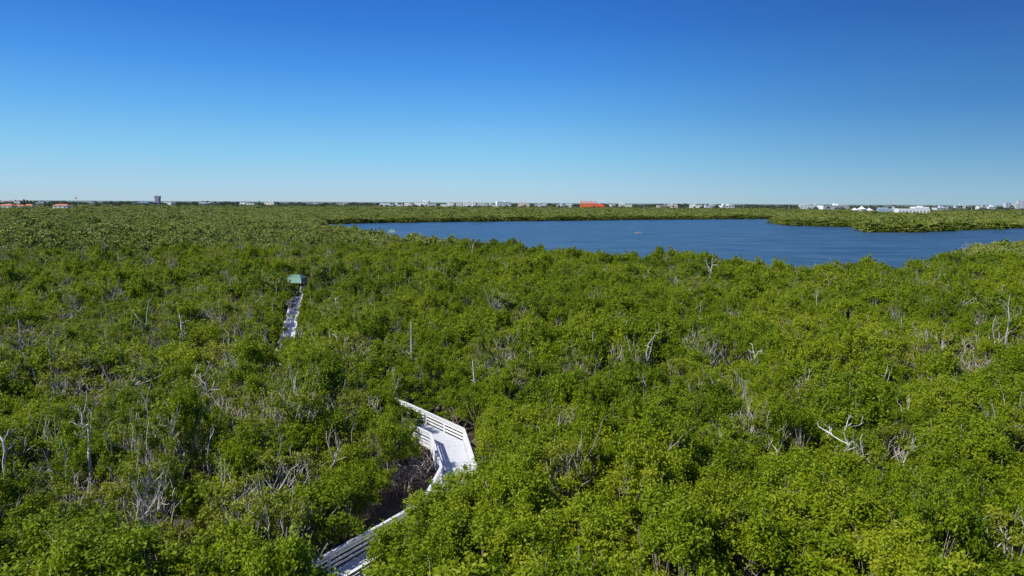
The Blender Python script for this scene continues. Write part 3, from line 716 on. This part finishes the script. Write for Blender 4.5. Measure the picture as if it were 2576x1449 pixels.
skinbody('body',[(0,0,.1),(0,0,.35),(.03,0,.58),(.04,0,.70),(.06,0,.84),(.45,.1,.18),(.85,.1,.0),(.45,-.1,.18),(.85,-.1,.0),(.02,.2,.55),(.2,.32,.35),(.42,.3,.42),(.02,-.2,.55),(.2,-.32,.35),(.42,-.3,.42)],
 [(0,1),(1,2),(2,3),(3,4),(0,5),(5,6),(0,7),(7,8),(2,9),(9,10),(10,11),(2,12),(12,13),(13,14)],[.15,.15,.16,.06,.10,.08,.05,.08,.05,.06,.045,.035,.06,.045,.035],SKIN,t)
skinbody('shirt',[(0,0,.08),(0,0,.35),(.03,0,.58),(.02,.22,.55),(.02,-.22,.55)],[(0,1),(1,2),(2,3),(2,4)],[.17,.17,.18,.08,.08],SHIRT,t)
t=empty('paddle',(p.x,p.y,.9),'double bladed paddle held across the kayak','paddle',None,R(6)); c=MB(); c.tube([Vector((.42,-1.1,.15)),Vector((.42,1.1,-.2))],[.02,.02],5); c.build('shaft',GR,t)
for sgn in (-1,1):
    c=MB(); c.box((.42,sgn*1.2,-.02-sgn*.17),(.04,.42,.2),top=.8); c.build('blade',BW,t)
# ------------------------------------------------------------ light
az=R(-120); el=R(47)
sv=Vector((math.sin(az)*math.cos(el),math.cos(az)*math.cos(el),math.sin(el)))
ld=bpy.data.lights.new('sun','SUN'); ld.energy=5.0; ld.angle=R(.5); ld.color=(1,.96,.88); lo=bpy.data.objects.new('sun',ld); COL.objects.link(lo); lo.rotation_euler=sv.to_track_quat('Z','Y').to_euler()
w=bpy.data.worlds.new('World'); S.world=w; w.use_nodes=True; nt=w.node_tree; L=nt.links; bg=nt.nodes['Background']
sk=nt.nodes.new('ShaderNodeTexSky'); sk.sky_type='NISHITA'; sk.sun_disc=False; sk.sun_elevation=el; sk.sun_rotation=az%(2*math.pi); sk.air_density=1.0; sk.dust_density=.1; sk.ozone_density=1.5; sk.altitude=0
L.new(sk.outputs[0],bg.inputs['Color']); bg.inputs['Strength'].default_value=.10
def lin(c): return tuple(((x/255+.055)/1.055)**2.4 if x>10 else x/255/12.92 for x in c)+(1,)
tc=N(nt,'ShaderNodeTexCoord'); sx=N(nt,'ShaderNodeSeparateXYZ'); L.new(tc.outputs['Generated'],sx.inputs[0])
def ramp(stops):
    r=N(nt,'ShaderNodeValToRGB'); e=r.color_ramp.elements; e[0].position=stops[0][0]; e[0].color=lin(stops[0][1]); e[1].position=stops[-1][0]; e[1].color=lin(stops[-1][1])
    for p_,c_ in stops[1:-1]: q_=e.new(p_); q_.color=lin(c_)
    L.new(sx.outputs['Z'],r.inputs['Fac']); return r
ra=ramp([(0,(174,204,222)),(.02,(166,208,234)),(.065,(134,202,242)),(.124,(96,176,242)),(.18,(64,148,236)),(.237,(42,124,220)),(.29,(30,108,206)),(1,(16,60,150))])
rb=ramp([(0,(134,178,202)),(.02,(120,174,208)),(.065,(82,150,202)),(.124,(42,118,190)),(.237,(16,84,164)),(.29,(12,72,152)),(1,(10,45,120))])
mr=N(nt,'ShaderNodeMapRange'); mr.interpolation_type='SMOOTHSTEP'; mr.inputs['From Min'].default_value=-.1; mr.inputs['From Max'].default_value=.74; L.new(sx.outputs['X'],mr.inputs['Value'])
mx=N(nt,'ShaderNodeMix',data_type='RGBA'); L.new(mr.outputs[0],mx.inputs[0]); L.new(ra.outputs[0],mx.inputs[6]); L.new(rb.outputs[0],mx.inputs[7])
bg2=N(nt,'ShaderNodeBackground'); bg2.inputs['Strength'].default_value=1.0; L.new(mx.outputs[2],bg2.inputs['Color'])
ms=N(nt,'ShaderNodeMixShader'); ms.inputs[0].default_value=.9; L.new(bg.outputs[0],ms.inputs[1]); L.new(bg2.outputs[0],ms.inputs[2]); L.new(ms.outputs[0],nt.nodes['World Output'].inputs['Surface'])
S.view_settings.view_transform='Standard'; S.view_settings.look='None'; S.view_settings.exposure=0
